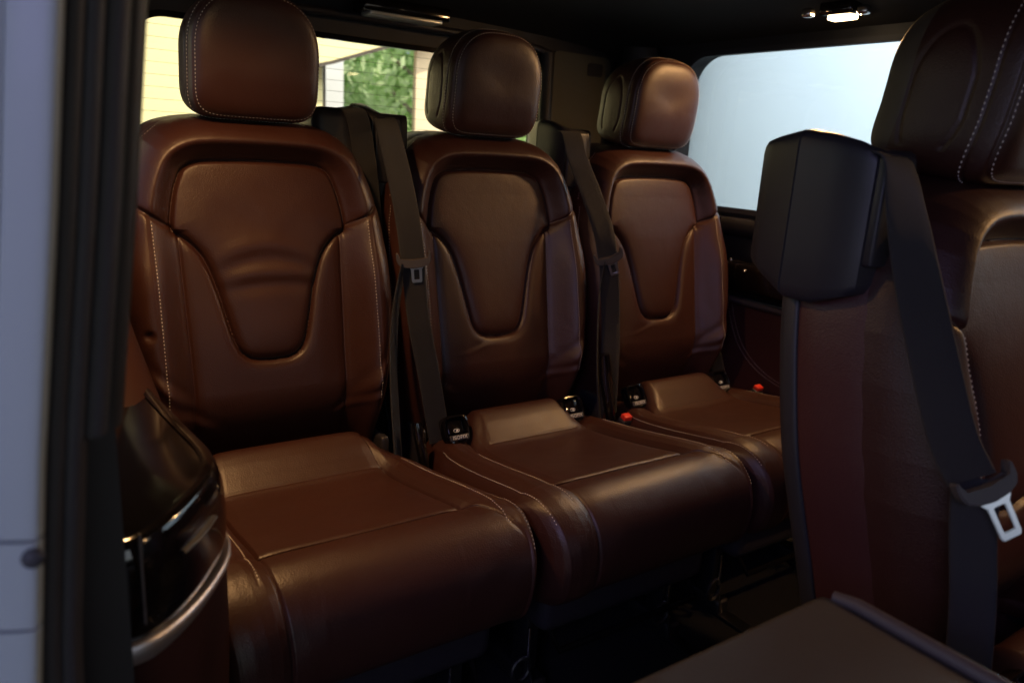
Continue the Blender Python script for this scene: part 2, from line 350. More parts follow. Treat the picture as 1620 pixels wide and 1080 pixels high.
def build_backrest(parent, wr):
    zs = np.concatenate([np.linspace(-.64, -.04, 330), .025-.065*(1-np.sin(np.linspace(0, math.pi/2, 60)))[1:]])
    s = np.sin(np.linspace(-1, 1, 340)*math.pi/2*.97); s = np.sign(s)*np.abs(s)/abs(s).max()
    s = .55*s+.45*np.linspace(-1, 1, 340)
    Z = np.repeat(zs[:, None], len(s), 1); X = Whalf(Z)*s[None]
    Y = back_y(X, Z, wr)
    V = seat_xf(np.stack([X, Y, Z], -1).reshape(-1, 3)); F = grid_faces(len(zs), len(s)); N = vnormals(V, F)
    fx = V[F].mean(1)+ORG; d, inside = dist_poly(fx[:, 0], fx[:, 2], INS); ax = np.abs(fx[:, 0])
    up = fx[:, 2] > seam_z(ax)
    lab = np.where(inside, 0, np.where(up, 1, np.where(ax < crease_x(fx[:, 2]), 2, np.where(fx[:, 0] < 0, 3, 4))))
    for k, nm in enumerate(['backrest_insert', 'backrest_yoke', 'backrest_lower_panel', 'backrest_bolster', 'backrest_bolster']):
        v, f, n = split(V, F, N, lab, k); link(nm, mesh_np(nm, v, f, M['leather'], n), parent)
    # stitched seams
    paths, outs, e_paths, e_outs = [], [], [], []
    for sg in (-1, 1):
        z = np.linspace(-.15, -.49, 160); x = np.full_like(z, sg*.1915)
        paths.append(np.stack([x, back_y(x, z, wr)-.0004, z], 1)); outs.append((0, -1, 0))
        z = np.linspace(-.125, -.375, 120); x = sg*(Whalf(z)-.0045)
        e_paths.append(np.stack([x, back_y(x, z, wr)-.0006, z], 1)); e_outs.append((sg*.8, -.6, 0))
        a = np.linspace(0, 1, 60); z = -.11+.135*a**.8*0+np.interp(a, [0, 1], [-.11, .004])*0+np.interp(a, [0, 1], [0, .114]); x = sg*(Whalf(z)-.003)
        paths.append(np.stack([x, back_y(x, z, wr)-.0006, z], 1)); outs.append((sg*.8, -.6, .2))
    stitches('backrest_stitching', [seat_xf(p) for p in paths], parent, outs)
    stitches('backrest_edge_stitching', [seat_xf(p) for p in e_paths], parent, e_outs)
    # padded sides and the hard shell behind: the outline carried backwards
    O = cr(np.array([(w, z) for z, w in zip(WZ, WW)]), 5); O = np.vstack([O, (O*[-1, 1])[::-1]])
    def band(levels, m, nm, cap=False, label=None):
        rows = []
        for (off, sc) in levels:
            zz = O[:, 1]*1.0; cz = -.3
            rows.append(np.stack([O[:, 0]*sc, plane_y(zz)+.058+off, cz+(zz-cz)*(1+(sc-1)*.6)], 1))
        V = seat_xf(np.vstack(rows)); F = grid_faces(len(levels), len(O), wrap=True, flip=False)
        me = mesh_np(nm, V, F, m)
        if cap:
            bm = bmesh.new(); bm.from_mesh(me); bm.verts.ensure_lookup_table(); k = len(O); n0 = (len(levels)-1)*k
            bm.faces.new([bm.verts[n0+i] for i in range(k)]); bm.to_mesh(me); bm.free()
        return link(nm, me, parent, label=label)
    band([(-.002, .997), (.010, 1.006), (.03, 1.010), (.06, 1.010), (.088, 1.0), (.096, .985), (.098, .93)], M['leather_side'], 'backrest_side')
    band([(.094, .94), (.094, .994), (.097, 1.002), (.102, 1.004), (.112, 1.0), (.122, .985), (.128, .95), (.130, .85)], M['shell'], 'backrest_shell', cap=True)
    # recliner pivot and frame under the side
    for sg in (-1, 1):
        bm = bmesh.new(); box(bm, seat_xf((sg*.206-.010, 1.30, -.74)), seat_xf((sg*.206+.010, 1.39, -.575)), .009, 3)
        bm_obj('recliner_cover', bm, M['plastic'], parent, smooth=40)

def build_cushion(parent, isofix):
    C = cr([(1.335, -.66), (1.325, -.60), (1.308, -.570), (1.294, -.548), (1.266, -.5385), (1.238, -.549), (1.213, -.5665), (1.191, -.5805), (1.168, -.5855), (1.12, -.581), (1.05, -.569), (.98, -.556), (.935, -.5475), (.916, -.5455),
            (.900, -.539), (.868, -.536), (.835, -.547), (.808, -.573), (.795, -.607), (.794, -.645), (.806, -.685), (.835, -.712)], 14)
    Sd = cr([(1.335, -.66), (1.325, -.63), (1.310, -.607), (1.280, -.597), (1.250, -.594), (1.225, -.591), (1.200, -.588), (1.185, -.587), (1.165, -.585), (1.12, -.580), (1.05, -.569), (.98, -.556), (.935, -.5475), (.916, -.5445),
             (.900, -.540), (.868, -.538), (.835, -.549), (.808, -.575), (.795, -.609), (.794, -.647), (.806, -.685), (.835, -.712)], 14)
    nu = len(C); u = np.arange(nu)/14.
    sx = np.array([0, .06, .105, .13, .146, .150, .154, .163, .178, .195, .210, .222, .231, .238, .241, .240, .236])
    sdz = np.array([0, 0, 0, -.001, -.004, -.007, -.003, .005, .011, .012, .007, -.004, -.020, -.040, -.065, -.095, -.125])
    L = np.r_[0, np.cumsum(np.hypot(np.diff(sx), np.diff(sdz)))]
    q = np.unique(np.concatenate([np.linspace(0, L[-1], 120), np.linspace(L[3], L[8], 40)]))
    xs, dz = np.interp(q, L, sx), np.interp(q, L, sdz)
    xs = np.concatenate([-xs[::-1], xs[1:]]); dz = np.concatenate([dz[::-1], dz[1:]])
    fine = lambda A: np.stack([np.interp(np.linspace(0, nu-1, 420), np.arange(nu), A[:, k]) for k in range(2)], 1)
    C, Sd = fine(C), fine(Sd); uu = np.linspace(0, u[-1], 420)
    ph = ss((1.02-C[:, 0])/.24)*math.pi/2*np.where(uu > 9, 1, 0); ph = np.where(uu > 17, math.pi/2, ph)
    a0, a1 = (.104, .168) if isofix else (.140, .196)
    wS = ss((np.abs(xs)-a0)/(a1-a0))
    P = C[:, None]*(1-wS)[None, :, None]+Sd[:, None]*wS[None, :, None]
    wsc = np.interp(uu, [0, 3, 7, 10, 13, 15.5, 18, 21], [.86, .90, .98, 1.02, 1.045, 1.04, 1.00, .97])
    X = xs[None]*wsc[:, None]; D = np.repeat(dz[None], 420, 0); U_ = uu[:, None]+0*X
    # the crease beside the bolster opens towards the front
    rt = (xs > 0)[None]; aX0 = np.abs(xs)[None]; D = np.where(aX0 < .212, D*np.where(rt, 1-ss((U_-13.0)/2.5), 1-.5*ss((U_-13.6)/2.)), D)
    Y = P[..., 0]-np.sin(ph)[:, None]*D; Zz = P[..., 1]+np.cos(ph)[:, None]*D
    aX = np.abs(xs)[None]+0*X; U = uu[:, None]+0*X
    # cross seam at the front of the seat panel and the roll seam
    g = .0075*np.exp(-((U-13.0)/.12)**2)+.004*np.exp(-((U-13.0)/.45)**2); g = g*(1-ss((aX-.146)/.006))
    g += .0018*np.exp(-((U-7.0)/.14)**2)*(aX < a0+.01)
    g += .0025*np.exp(-(((aX-.1502)/.0022)**2))*ss((U-7)/1)*np.where(rt & (U > 13.0), 0, 1)
    gx = .1502+(U-13.0)*.0165; g += .0050*np.exp(-(((aX-gx)/.0028)**2))*(rt & (U > 13.0))*(1-ss((U-15.8)/1.0))
    xi_ = np.where(rt, .1960, .1680); g += .0007*np.exp(-(((aX-xi_)/.0020)**2))*ss((U-8)/1)*(U < np.where(rt, 16.1, 15.6))
    g += .0007*np.exp(-(((aX-.2225)/.0020)**2))*(U > 5)*(U < 16.6)
    # soft dents and folds
    rg = np.random.RandomState(3+int(isofix))
    for _ in range(9):
        cx, cu, w1, w2 = rg.uniform(-.13, .13), rg.uniform(8, 12.5), rg.uniform(.03, .07), rg.uniform(.4, 1.2)
        g += rg.uniform(-.0016, .0016)*np.exp(-((xs[None]-cx)/w1)**2-((U-cu)/w2)**2)
    g += .0006*np.sin(xs[None]*60+U*2)*ss((U-15)/1.5)*(aX > .1)
    g -= .004*np.exp(-((U-10.4)/2.0)**2)*(1-ss((aX-.02)/.12))*-1
    Y = Y+g*np.sin(ph)[:, None]; Zz = Zz-g*np.cos(ph)[:, None]
    V = seat_xf(np.stack([X, Y, Zz], -1).reshape(-1, 3)); nc = len(xs)
    F = grid_faces(420, nc, flip=True); N = vnormals(V, F)
    fi = np.arange(419)[:, None]+0*np.arange(nc-1)[None]; fj = 0*fi+np.arange(nc-1)[None]
    fu = uu[fi.ravel()]; fxs = (.5*(xs[1:]+xs[:-1]))[fj.ravel()]; fa = np.abs(fxs)
    lab = np.where((fu < 7.0) & (fa < a0+.014), 0, np.where(fa > .1502, np.where(fxs < 0, 3, 4), np.where(fu < 13.0, 1, 2)))
    for k, nm in enumerate(['cushion_rear_roll', 'cushion_seat_panel', 'cushion_front_panel', 'cushion_bolster', 'cushion_bolster']):
        v, f, n = split(V, F, N, lab, k); link(nm, mesh_np(nm, v, f, M['leather'], n), parent)
    G = V.reshape(420, nc, 3); GN = N.reshape(420, nc, 3); paths, outs = [], []
    for sg in (-1, 1):
        for xa, ua, ub in ((.1655 if sg < 0 else .1935, 6.5 if sg > 0 else 8.4, 15.5 if sg < 0 else 16.0), (.2195, 5.5, 16.6 if sg < 0 else 17.3)):
            j = np.argmin(np.abs(xs-sg*xa)); ii = np.where((uu > ua) & (uu < ub))[0]
            paths.append(G[ii, j]+GN[ii, j]*.0004); outs.append(GN[ii, j])
    stitches('cushion_stitching', paths, parent, outs)
    # hard underside
    bm = bmesh.new(); box(bm, seat_xf((-.200, .865, -.80)), seat_xf((.200, 1.34, -.655)), .025, 4)
    bm_obj('cushion_base', bm, M['plastic'], parent, smooth=40)
    if isofix:
        for sg in (-1, 1): isofix_cover(parent, sg)

def isofix_cover(parent, sg):
    cx = sg*.150-.016
    # pocket: rounded recessed cup, open lid and printed lower lip, facing forwards and up
    mt = Matrix.Translation(Vector(seat_xf((cx, 1.238, -.562)))) @ Matrix.Rotation(R_(-34), 4, 'X') @ Matrix.Scale(1.0, 4)
    def T(bm):
        for v in bm.verts: v.co = mt @ v.co
    bm = bmesh.new(); outl = rrect(-.029, .029, -.030, .032, [.012, .012, .026, .026], 6)
    prof = [(1.0, .010), (1.0, -.006), (.96, -.010), (.86, -.011), (.80, -.008), (.78, .004)]
    rings = [[bm.verts.new((p[0]*s, y, p[1]*s)) for p in outl] for s, y in prof]
    for a, b in zip(rings, rings[1:]):
        for i in range(len(outl)): bm.faces.new((a[i], a[(i+1) % len(outl)], b[(i+1) % len(outl)], b[i]))
    bm.faces.new(rings[-1]); T(bm)
    c = bm_obj('isofix_cover', bm, M['gloss'], parent, smooth=30)
    bm = bmesh.new(); box(bm, (-.019, -.004, -.006), (.019, .001, .026), .003, 3); T(bm); bm_obj('lid', bm, M['gloss'], c, smooth=30)
    bm = bmesh.new(); box(bm, (-.0225, -.0125, -.022), (.0225, -.006, -.009), .003, 3); T(bm); bm_obj('lip', bm, M['plastic'], c, smooth=30)
    rx = Matrix.Rotation(R_(90), 4, 'X')
    text_obj('lettering', 'ISOFIX', .0105, M['print'], c, mt @ Matrix.Translation((0, -.0129, -.0155)) @ rx)
    # child-seat symbol: ring with a filled bar
    bm = bmesh.new(); tube(bm, [(.0066*math.cos(a), -.0048, -.0015+.0035*math.sin(a)) for a in np.arange(16)*math.pi/8], .0006, 6, closed=True)
    box(bm, (-.0015, -.0052, -.0032), (.0036, -.0045, .0004), .0003, 1)
    for v in bm.verts: v.co.z += .002
    T(bm); bm_obj('symbol', bm, M['print'], c, smooth=30)

def build_headrest(parent):
    h = empty('headrest', seat_xf((0, 1.384, .124)).tolist()); h.parent = parent
    a, c, nt_ = .113, .108, 200
    th = np.arange(nt_)*2*math.pi/nt_; n = np.where(np.sin(th) > 0, 3.1, 7.0)
    cx, sz = np.cos(th), np.sin(th); ox = np.sign(cx)*np.abs(cx)**(2/n); oz = np.sign(sz)*np.abs(sz)**(2/n)
    w = 1-.10*np.clip(oz, 0, 1)**1.8-.07*np.clip(-oz-.55, 0, 1)**1.3
    ox = ox*w; top = 1-.05*np.abs(ox)**3*(oz > 0)
    O = np.stack([ox*a, oz*c*top], 1)
    pr = cr([(0, .0), (.2, .0), (.45, .001), (.70, .003), (.83, .006), (.91, .011), (.96, .019), (.99, .032), (1, .048), (1, .090), (.985, .115), (.945, .136), (.87, .153), (.74, .164), (.5, .171), (.2, .173), (0, .173)], 9)
    arc = np.r_[0, np.cumsum(np.hypot(np.diff(pr[:, 0]*.11), np.diff(pr[:, 1])))]
    q = np.linspace(0, arc[-1], 210); r = np.interp(q, arc, pr[:, 0]); y = np.interp(q, arc, pr[:, 1])
    X = r[:, None]*O[None, :, 0]; Z = r[:, None]*O[None, :, 1]; Y = y[:, None]+0*X
    # tilt forward at the top, hollow the front face a little
    V = np.stack([X, Y, Z], -1).reshape(-1, 3); F = grid_faces(210, nt_, wrap=True, flip=True); N = vnormals(V, F)
    seam1, seam2 = np.interp(.93, r[:90], q[:90]), np.interp(.041, y[:120], q[:120])
    g = .0022*np.exp(-((q-seam1-.004)/.0016)**2)+.0022*np.exp(-((q-seam2+.003)/.0016)**2)
    g = np.repeat(g[:, None], nt_, 1)+.004*np.exp(-((q-.0)/.05)**2)[:, None]
    # arched side panel
    el = np.hypot((Y-.090)/.034, (Z+.020)/.075); sidem = (np.abs(X) > .088)
    g = g+np.where(sidem, .0024*np.exp(-((el-1)/.06)**2)*(Z > -.075)-.0012*np.clip(1-el, 0, 1), 0)
    g = g+.0014*np.sin(Z*60)*np.exp(-(X/.08)**2)*np.exp(-((q)/.07)**2)[:, None]
    V = V-N*g.reshape(-1, 1); N = vnormals(V, F)
    V[:, 1] += .016*np.clip(-V[:, 2]/c, 0, 1.1)**2; yb = np.clip((V[:, 1]-.06)/.11, 0, 1); V[:, 2] -= .020*yb**1.5*np.clip(V[:, 2]/c, 0, 1); V[:, 2] += .012*yb**1.5*np.clip(-V[:, 2]/c, 0, 1)
    rot = np.array(Matrix.Rotation(R_(4), 3, 'X')); V = V@rot.T; N = vnormals(V, F)
    fi = np.repeat(np.arange(209), nt_); fq = .5*(q[fi]+q[fi+1])
    lab = np.where(fq < seam1+.004, 0, np.where(fq < seam2-.003, 1, np.where(fq < np.interp(.125, y[:150], q[:150]), 2, 3)))
    for k, (nm, mm) in enumerate([('front_cover', 'leather'), ('seam_band', 'leather'), ('side_cover', 'leather'), ('back_cover', 'window_tint_leather')]):
        v, f, nn = split(V, F, N, lab, k); link(nm, mesh_np(nm, v, f, M[mm], nn), h)
    G = V.reshape(210, nt_, 3); GN = N.reshape(210, nt_, 3); paths, outs = [], []
    for qq in (seam1, seam2):
        i = np.argmin(np.abs(q-qq)); idx = np.r_[np.arange(nt_), 0]; paths.append(G[i, idx]+GN[i, idx]*.0004); outs.append(GN[i, idx])
    stitches('stitching', paths, h, outs)
    for sg in (-1, 1):
        tubeo('post', [(sg*.058, .075, -.08), (sg*.058, .078, -.115), (sg*.058, .080, -.17)], .0058, M['chrome'], h, 14)
        bm = bmesh.new(); tube(bm, [(sg*.058, .078, -.121), (sg*.058, .078, -.110)], .0125, 18); bm_obj('post_guide', bm, M['plastic'], h, smooth=40)
    return h
M['window_tint_leather'] = mat('back_cover_window_tint', (.075, .060, .045), .5, bump=.25, bscale=620, kind='leather', bdist=.0009)  # leather tinted olive to paint in window light on the headrest backs

def build_tower(parent, sg=-1):
    """housing on the seat's shoulder from which the belt comes out"""
    pl = [(-.176, 1.470), (-.236, 1.470), (-.252, 1.476), (-.259, 1.490), (-.262, 1.530), (-.263, 1.5735), (-.2608, 1.5745), (-.2608, 1.5765), (-.2625, 1.5775), (-.254, 1.620), (-.246, 1.640), (-.230, 1.650), (-.176, 1.652)]
    cx, cy = -.205, 1.56; rows = []
    zb = lambda y: np.interp(y, [1.46, 1.50, 1.555, 1.60, 1.66], [-.120, -.133, -.150, -.128, -.100])
    zt = lambda y: np.interp(y, [1.46, 1.50, 1.58, 1.66], [.050, .066, .074, .058])
    for t_, sc, dz in [(0, .55, .004), (0, .86, .002), (0, .94, .005), (0, .985, .012), (.1, 1, 0), (.3, 1, 0), (.5, 1, 0), (.7, 1, 0), (.88, 1, 0), (1, .985, -.012), (1, .94, -.005), (1, .86, -.0015), (1, .55, 0)]:
        rows += [seat_xf((cx+(x-cx)*sc if x < cx-.001 else x, cy+(y-cy)*(1-(1-sc)*.8), zb(y)*(1-t_)+zt(y)*t_+dz)) for x, y in pl]
    me = mesh_np('belt_tower', np.array(rows), grid_faces(13, len(pl), wrap=True), M['plastic']); bm = bmesh.new(); bm.from_mesh(me); bm.verts.ensure_lookup_table(); k = len(pl)
    for v0 in (0, 12*k): bm.faces.new([bm.verts[v0+i] for i in range(k)])
    t = bm_obj('belt_tower', bm, M['plastic'], parent, smooth=38)
    bm = bmesh.new(); box(bm, seat_xf((-.250, 1.462, -.085)), seat_xf((-.192, 1.478, .046)), .005, 3)
    bm_obj('slot_surround', bm, M['plastic'], t, smooth=38)
    return t

def tongue(parent, pos, down, wd, flip=1, label=None):
    """belt tongue: slotted plastic grip with upturned ears and a steel loop blade"""
    down = Vector(down).normalized(); wd = Vector(wd); wd = (wd-down*wd.dot(down)).normalized(); nrm = wd.cross(down).normalized()
    if nrm.y > 0 and abs(nrm.y) > .2 or (abs(nrm.y) <= .2 and nrm.x > 0): nrm = -nrm
    mt = Matrix(((wd.x, nrm.x, -down.x, pos[0]), (wd.y, nrm.y, -down.y, pos[1]), (wd.z, nrm.z, -down.z, pos[2]), (0, 0, 0, 1)))
    out = [(-.033, .017), (-.0335, .004), (-.030, -.006), (-.018, -.012), (0, -.0145), (.018, -.012), (.030, -.006), (.0335, .004), (.033, .017), (.029, .018), (.0265, .004), (.0, .002), (-.0265, .004), (-.029, .018)]
    bm = bmesh.new(); A = [bm.verts.new((x, -.004, z)) for x, z in out]; B = [bm.verts.new((x, .0095, z)) for x, z in out]
    for q in (A, B[::-1]): bm.faces.new(q)
    n = len(out)
    for i in range(n): bm.faces.new((A[i], B[i], B[(i+1) % n], A[(i+1) % n]))
    bmesh.ops.bevel(bm, geom=list(bm.edges), offset=.0016, segments=3, affect='EDGES')
    for v in bm.verts: v.co = mt @ v.co
    t = bm_obj('belt_tongue', bm, M['tongue'], parent, smooth=45, label=label)
    outl = [(-.0115, -.006), (-.0145, -.012), (-.0105, -.017), (-.0100, -.040), (-.0085, -.0435), (.0085, -.0435), (.0100, -.040), (.0105, -.017), (.0145, -.012), (.0115, -.006)]
    hole = rrect(-.0052, .0052, -.0375, -.0175, .0012, 2)
    polys = [[Vector((*p, 0)) for p in outl], [Vector((*p, 0)) for p in hole]]; fl = [p for q in polys for p in q]
    bm = bmesh.new(); A = [bm.verts.new((p[0], .0010, p[1])) for p in fl]; B = [bm.verts.new((p[0], .0038, p[1])) for p in fl]
    for tr in tessellate_polygon(polys): bm.faces.new([A[i] for i in tr]); bm.faces.new([B[i] for i in tr][::-1])
    s = 0
    for q in polys:
        k = len(q)
        for i in range(k): bm.faces.new((A[s+i], A[s+(i+1) % k], B[s+(i+1) % k], B[s+i]))
        s += k
    bmesh.ops.recalc_face_normals(bm, faces=bm.faces)
    es = [e for e in bm.edges if len(e.link_faces) == 2 and e.calc_face_angle() > .9]
    bmesh.ops.bevel(bm, geom=es, offset=.0007, segments=2, affect='EDGES')
    bs = 1.32 if label is None and abs(down.y) > .3 else 1.0
    for v in bm.verts: v.co = mt @ Vector((v.co.x*min(bs, 1.25)+.004, v.co.y, -.006+(v.co.z+.006)*bs))
    bm_obj('blade', bm, M['blade'], t, smooth=35)
    return t

def buckle(parent, base, top, red=True):
    b, t = Vector(base), Vector(top); d = (t-b).normalized(); s = Vector((1, 0, 0)); s = (s-d*s.dot(d)).normalized(); n = s.cross(d)
    mt = Matrix(((s.x, n.x, d.x, b.x), (s.y, n.y, d.y, b.y), (s.z, n.z, d.z, b.z), (0, 0, 0, 1))); L = (t-b).length
    bm = bmesh.new(); box(bm, (-.014, -.011, 0), (.014, .011, L-.012), .004, 3)
    for v in bm.verts: v.co = mt @ v.co
    o = bm_obj('belt_buckle', bm, M['plastic'], parent, smooth=40)
    bm = bmesh.new(); box(bm, (-.0115, -.0085, L-.0125), (.0115, .0085, L-.001), .0025, 3)
    for v in bm.verts: v.co = mt @ v.co
    bm_obj('release_button', bm, M['red'], o, smooth=40)
    return o

def seat_legs(parent):
    for sg in (-1, 1):
        bm = bmesh.new()
        box(bm, seat_xf((sg*.17-.014, .93, FLOOR+.02)), seat_xf((sg*.17+.014, .975, -.79)), .006, 2)
        box(bm, seat_xf((sg*.17-.018, .90, FLOOR)), seat_xf((sg*.17+.018, 1.33, FLOOR+.035)), .008, 3)
        box(bm, seat_xf((sg*.17-.014, 1.26, FLOOR+.02)), seat_xf((sg*.17+.014, 1.31, -.79)), .006, 2)
        bm_obj('leg', bm, M['steel'], parent, smooth=40)
        tubeo('latch_rod', [seat_xf((sg*.17-.028, .905, -.80)), seat_xf((sg*.17-.030, .900, -.87)), seat_xf((sg*.17-.016, .895, -.935))], .0032, M['chrome'], parent, 8)
        bm = bmesh.new(); tube(bm, [seat_xf((sg*.17-.045+.018*math.cos(a), .90, -.875+.022*math.sin(a))) for a in np.arange(14)*2*math.pi/14], .0045, 8, closed=True)
        bm_obj('latch_hook', bm, M['steel'], parent, smooth=40)
    tubeo('release_bar', [seat_xf(p) for p in [(-.17, .885, -.80), (-.165, .86, -.83), (.165, .86, -.83), (.17, .885, -.80)]], .006, M['dull'], parent, 10)

def make_seat(name, label, group, loc, wr, isofix, tower, belt):
    s = empty(name, loc, label, 'seat', group)
    build_backrest(s, wr); build_cushion(s, isofix); build_headrest(s); seat_legs(s)
    if tower: build_tower(s)
    return s
GR = 'brown leather seats of the rear row'
# rear row ---------------------------------------------------------
def seat_loc(xc, dy=0, dz=0): return (xc, float(ORG[1])+dy, FLOOR+dz)
s1 = make_seat('rear_seat', 'brown leather rear seat nearest the open door, creased insert and no plastic child-seat anchors', GR, seat_loc(.403, .0, 0), 1, False, False, None)
# shoulder housing behind the first seat's right side
bm = bmesh.new(); box(bm, seat_xf((.125, 1.475, -.16)), seat_xf((.222, 1.60, .058)), .022, 5)
bm_obj('shoulder_housing', bm, M['plastic'], s1, smooth=40)
strap('stowed_belt', [seat_xf(p) for p in [(.196, 1.50, .060), (.208, 1.468, .045), (.218, 1.455, -.02), (.228, 1.44, -.14), (.232, 1.42, -.3)]], (.9, -.2, 0), .044, M['webbing'], s1)
s1.rotation_euler = (0, 0, 0)
s2 = make_seat('rear_seat', 'middle brown leather rear seat, two ISOFIX anchor covers below its backrest, dark headrest front', GR, seat_loc(.90), 0, True, True, None)
def dup(root, loc, label, group=None, name=None, skip=()):
    r = root.copy(); COL.objects.link(r); r.location = loc; r['label'] = label
    if name: r.name = name
    if group: r['group'] = group
    elif 'group' in r: del r['group']
    for ch in list(root.children):
        if ch.name.split('.')[0] in skip: continue
        c = ch.copy(); COL.objects.link(c); c.parent = r
        for g in list(ch.children):
            d = g.copy(); COL.objects.link(d); d.parent = c
    return r
s3 = dup(s2, seat_loc(1.398, .005), 'farthest brown leather rear seat beside the bright side window, headrest lit orange', GR)
MD = (1.103, -.968, -.028)
s4 = dup(s2, seat_loc(*MD), 'single middle-row seat in front on the right, burgundy side and plain black shoulder housing', None, 'middle_row_seat', skip=('backrest_edge_stitching',))
for c in s4.children:
    if c.name.startswith('headrest'): c.scale = (1.06, 1.20, 1.14); c.location = c.location+Vector((-.004, -.004, .012))

TD, TW = (.20, -.47, -.86), (.86, -.33, .39)   # the hanging tongue of the middle seat, turned to the door
def belt(seat, off, pts, low, thin, wd, tpos, td, label=None):
    o = np.array(seat.location)+0
    w2l = lambda P: [tuple(np.array(p)-o) for p in P]
    strap('belt_webbing', w2l(pts), wd, .047, M['webbing'], seat)
    strap('belt_webbing', w2l(low), wd[-1] if isinstance(wd, list) else wd, .044, M['webbing'], seat)
    if thin: strap('belt_webbing', w2l(thin[0]), thin[1], .044, M['webbing'], seat)
    tongue(seat, w2l([tpos])[0], td, TW if td is TD else wd)
belt(s2, 0, [(.676, 1.505, .046), (.668, 1.458, .040), (.656, 1.395, -.012), (.650, 1.335, -.09), (.650, 1.302, -.160), (.653, 1.290, -.215)],
     [(.655, 1.292, -.215), (.660, 1.290, -.27), (.668, 1.285, -.34), (.690, 1.275, -.455), (.712, 1.262, -.59)],
     ([(.640, 1.297, -.225), (.628, 1.30, -.29), (.617, 1.29, -.36), (.610, 1.27, -.46), (.606, 1.235, -.60)], [(.65, .7, 0)]*5), (.93, -.36, 0),
     (.654, 1.287, -.218), (.12, .05, -1))
belt(s3, 0, [(1.164, 1.505, .046), (1.148, 1.458, .040), (1.118, 1.390, -.015), (1.126, 1.335, -.100), (1.140, 1.305, -.170), (1.148, 1.292, -.225)],
     [(1.150, 1.294, -.225), (1.158, 1.290, -.28), (1.165, 1.283, -.36), (1.164, 1.27, -.46), (1.158, 1.255, -.59)],
     ([(1.146, 1.297, -.235), (1.140, 1.30, -.31), (1.136, 1.29, -.40), (1.130, 1.27, -.50), (1.128, 1.245, -.60)], [(.65, .7, 0)]*5), (.86, -.5, 0),
     (1.149, 1.289, -.228), (.42, -.05, -1))
belt(s4, 0, [(.880, .535, .022), (.862, .490, .012), (.835, .455, -.040), (.815, .420, -.105), (.807, .380, -.190), (.803, .345, -.262), (.803, .318, -.300)],
     [(.812, .318, -.300), (.818, .312, -.36), (.826, .30, -.44), (.84, .29, -.56)], None, [(.80, .15, 0), (.80, -.05, 0), (.70, -.40, 0), (.58, -.70, 0), (.5, -.86, .05), (.5, -.86, .1), (.5, -.86, .1)],
     (.806, .306, -.304), TD)
for st, p in ((s2, (1.166, 1.195, -.590)), (s3, (1.662, 1.215, -.590))):
    o = np.array(st.location); buckle(st, tuple(np.array((p[0]-.004, p[1]+.03, p[2]-.07))-o), tuple(np.array((p[0], p[1], p[2]+.012))-o))
# loose buckle stalk between first and second seat
tubeo('buckle_stalk', [tuple(np.array(p)-np.array(s1.location)) for p in [(.668, 1.22, -.68), (.655, 1.225, -.60), (.648, 1.235, -.55), (.646, 1.24, -.53)]], [.009, .010, .011, .009], M['gloss'], s1, 12)
tubeo('buckle_stalk', [tuple(np.array(p)-np.array(s2.location)) for p in [(1.16, 1.22, -.68), (1.145, 1.225, -.60), (1.125, 1.235, -.50), (1.118, 1.24, -.44)]], [.009, .012, .015, .012], M['gloss'], s2, 12)

# ------------------------------------------------------------------ folded near middle-row seat (only its back panel shows)
fs = empty('folded_seat', (.42, .1, FLOOR), 'taupe back panel of a folded-down middle-row seat, lying flat in the foreground', 'seat')
def lf(*p): return tuple(np.array(p)-np.array((.42, .1, FLOOR)))
boxo('back_panel', lf(.17, -.45, -.475), lf(.648, .366, -.406), M['panel'], fs, .012, 4)
bm = bmesh.new()
tube(bm, [Vector(lf(.650, -.45, -.404)), Vector(lf(.651, 0, -.404)), Vector(lf(.650, .33, -.404)), Vector(lf(.645, .352, -.405))], [.0075, .0075, .0075, .006], 12)
bm_obj('edge_moulding', bm, M['ridge'], fs, smooth=40)
boxo('side_rail', lf(.648, -.45, -.50), lf(.672, .345, -.412), M['plastic'], fs, .010, 4)
boxo('pull_strap', lf(.50, .20, -.4075), lf(.60, .226, -.4035), M['plastic'], fs, .0015, 2)
boxo('folded_cushion', lf(.19, -.40, -.62), lf(.63, .30, -.478), M['leather'], fs, .03, 5)
boxo('leg', lf(.21, -.30, FLOOR), lf(.25, .25, -.62), M['steel'], fs, .01, 2)
boxo('leg', lf(.57, -.30, FLOOR), lf(.61, .25, -.62), M['steel'], fs, .01, 2)

# ------------------------------------------------------------------ the van's cabin
van = empty('van', (.85, .5, FLOOR), 'silver passenger van seen through its open sliding door, black cabin trim', 'van')
VO = np.array((.85, .5, FLOOR))
def lv(*p): return tuple(np.array(p)-VO)
def vplate(name, outer, hole, axis, a, b, m, parent=van, label=None):
    k = {'x': 0, 'y': 1, 'z': 2}[axis]; ax2 = {'x': (1, 2), 'y': (0, 2), 'z': (0, 1)}[axis]
    sh = lambda P: None if P is None else [(p[0]-VO[ax2[0]], p[1]-VO[ax2[1]]) for p in P]
    return plate(name, sh(outer), sh(hole), axis, a-VO[k], b-VO[k], m, parent, label)
def vbox(name, lo, hi, m, parent=van, bev=.004, seg=3, label=None): return boxo(name, lv(*lo), lv(*hi), m, parent, bev, seg, label=label)
# floor with rails
fl = vbox('cabin_floor', (.02, -1.6, FLOOR-.04), (1.80, 2.05, FLOOR-.004), M['carpet'])
for x in (.23, .57, .73, 1.07, 1.23, 1.57):
    vbox('seat_rail', (x-.017, -1.2, FLOOR-.006), (x+.017, 1.9, FLOOR+.004), M['steel'], fl, .003, 2)
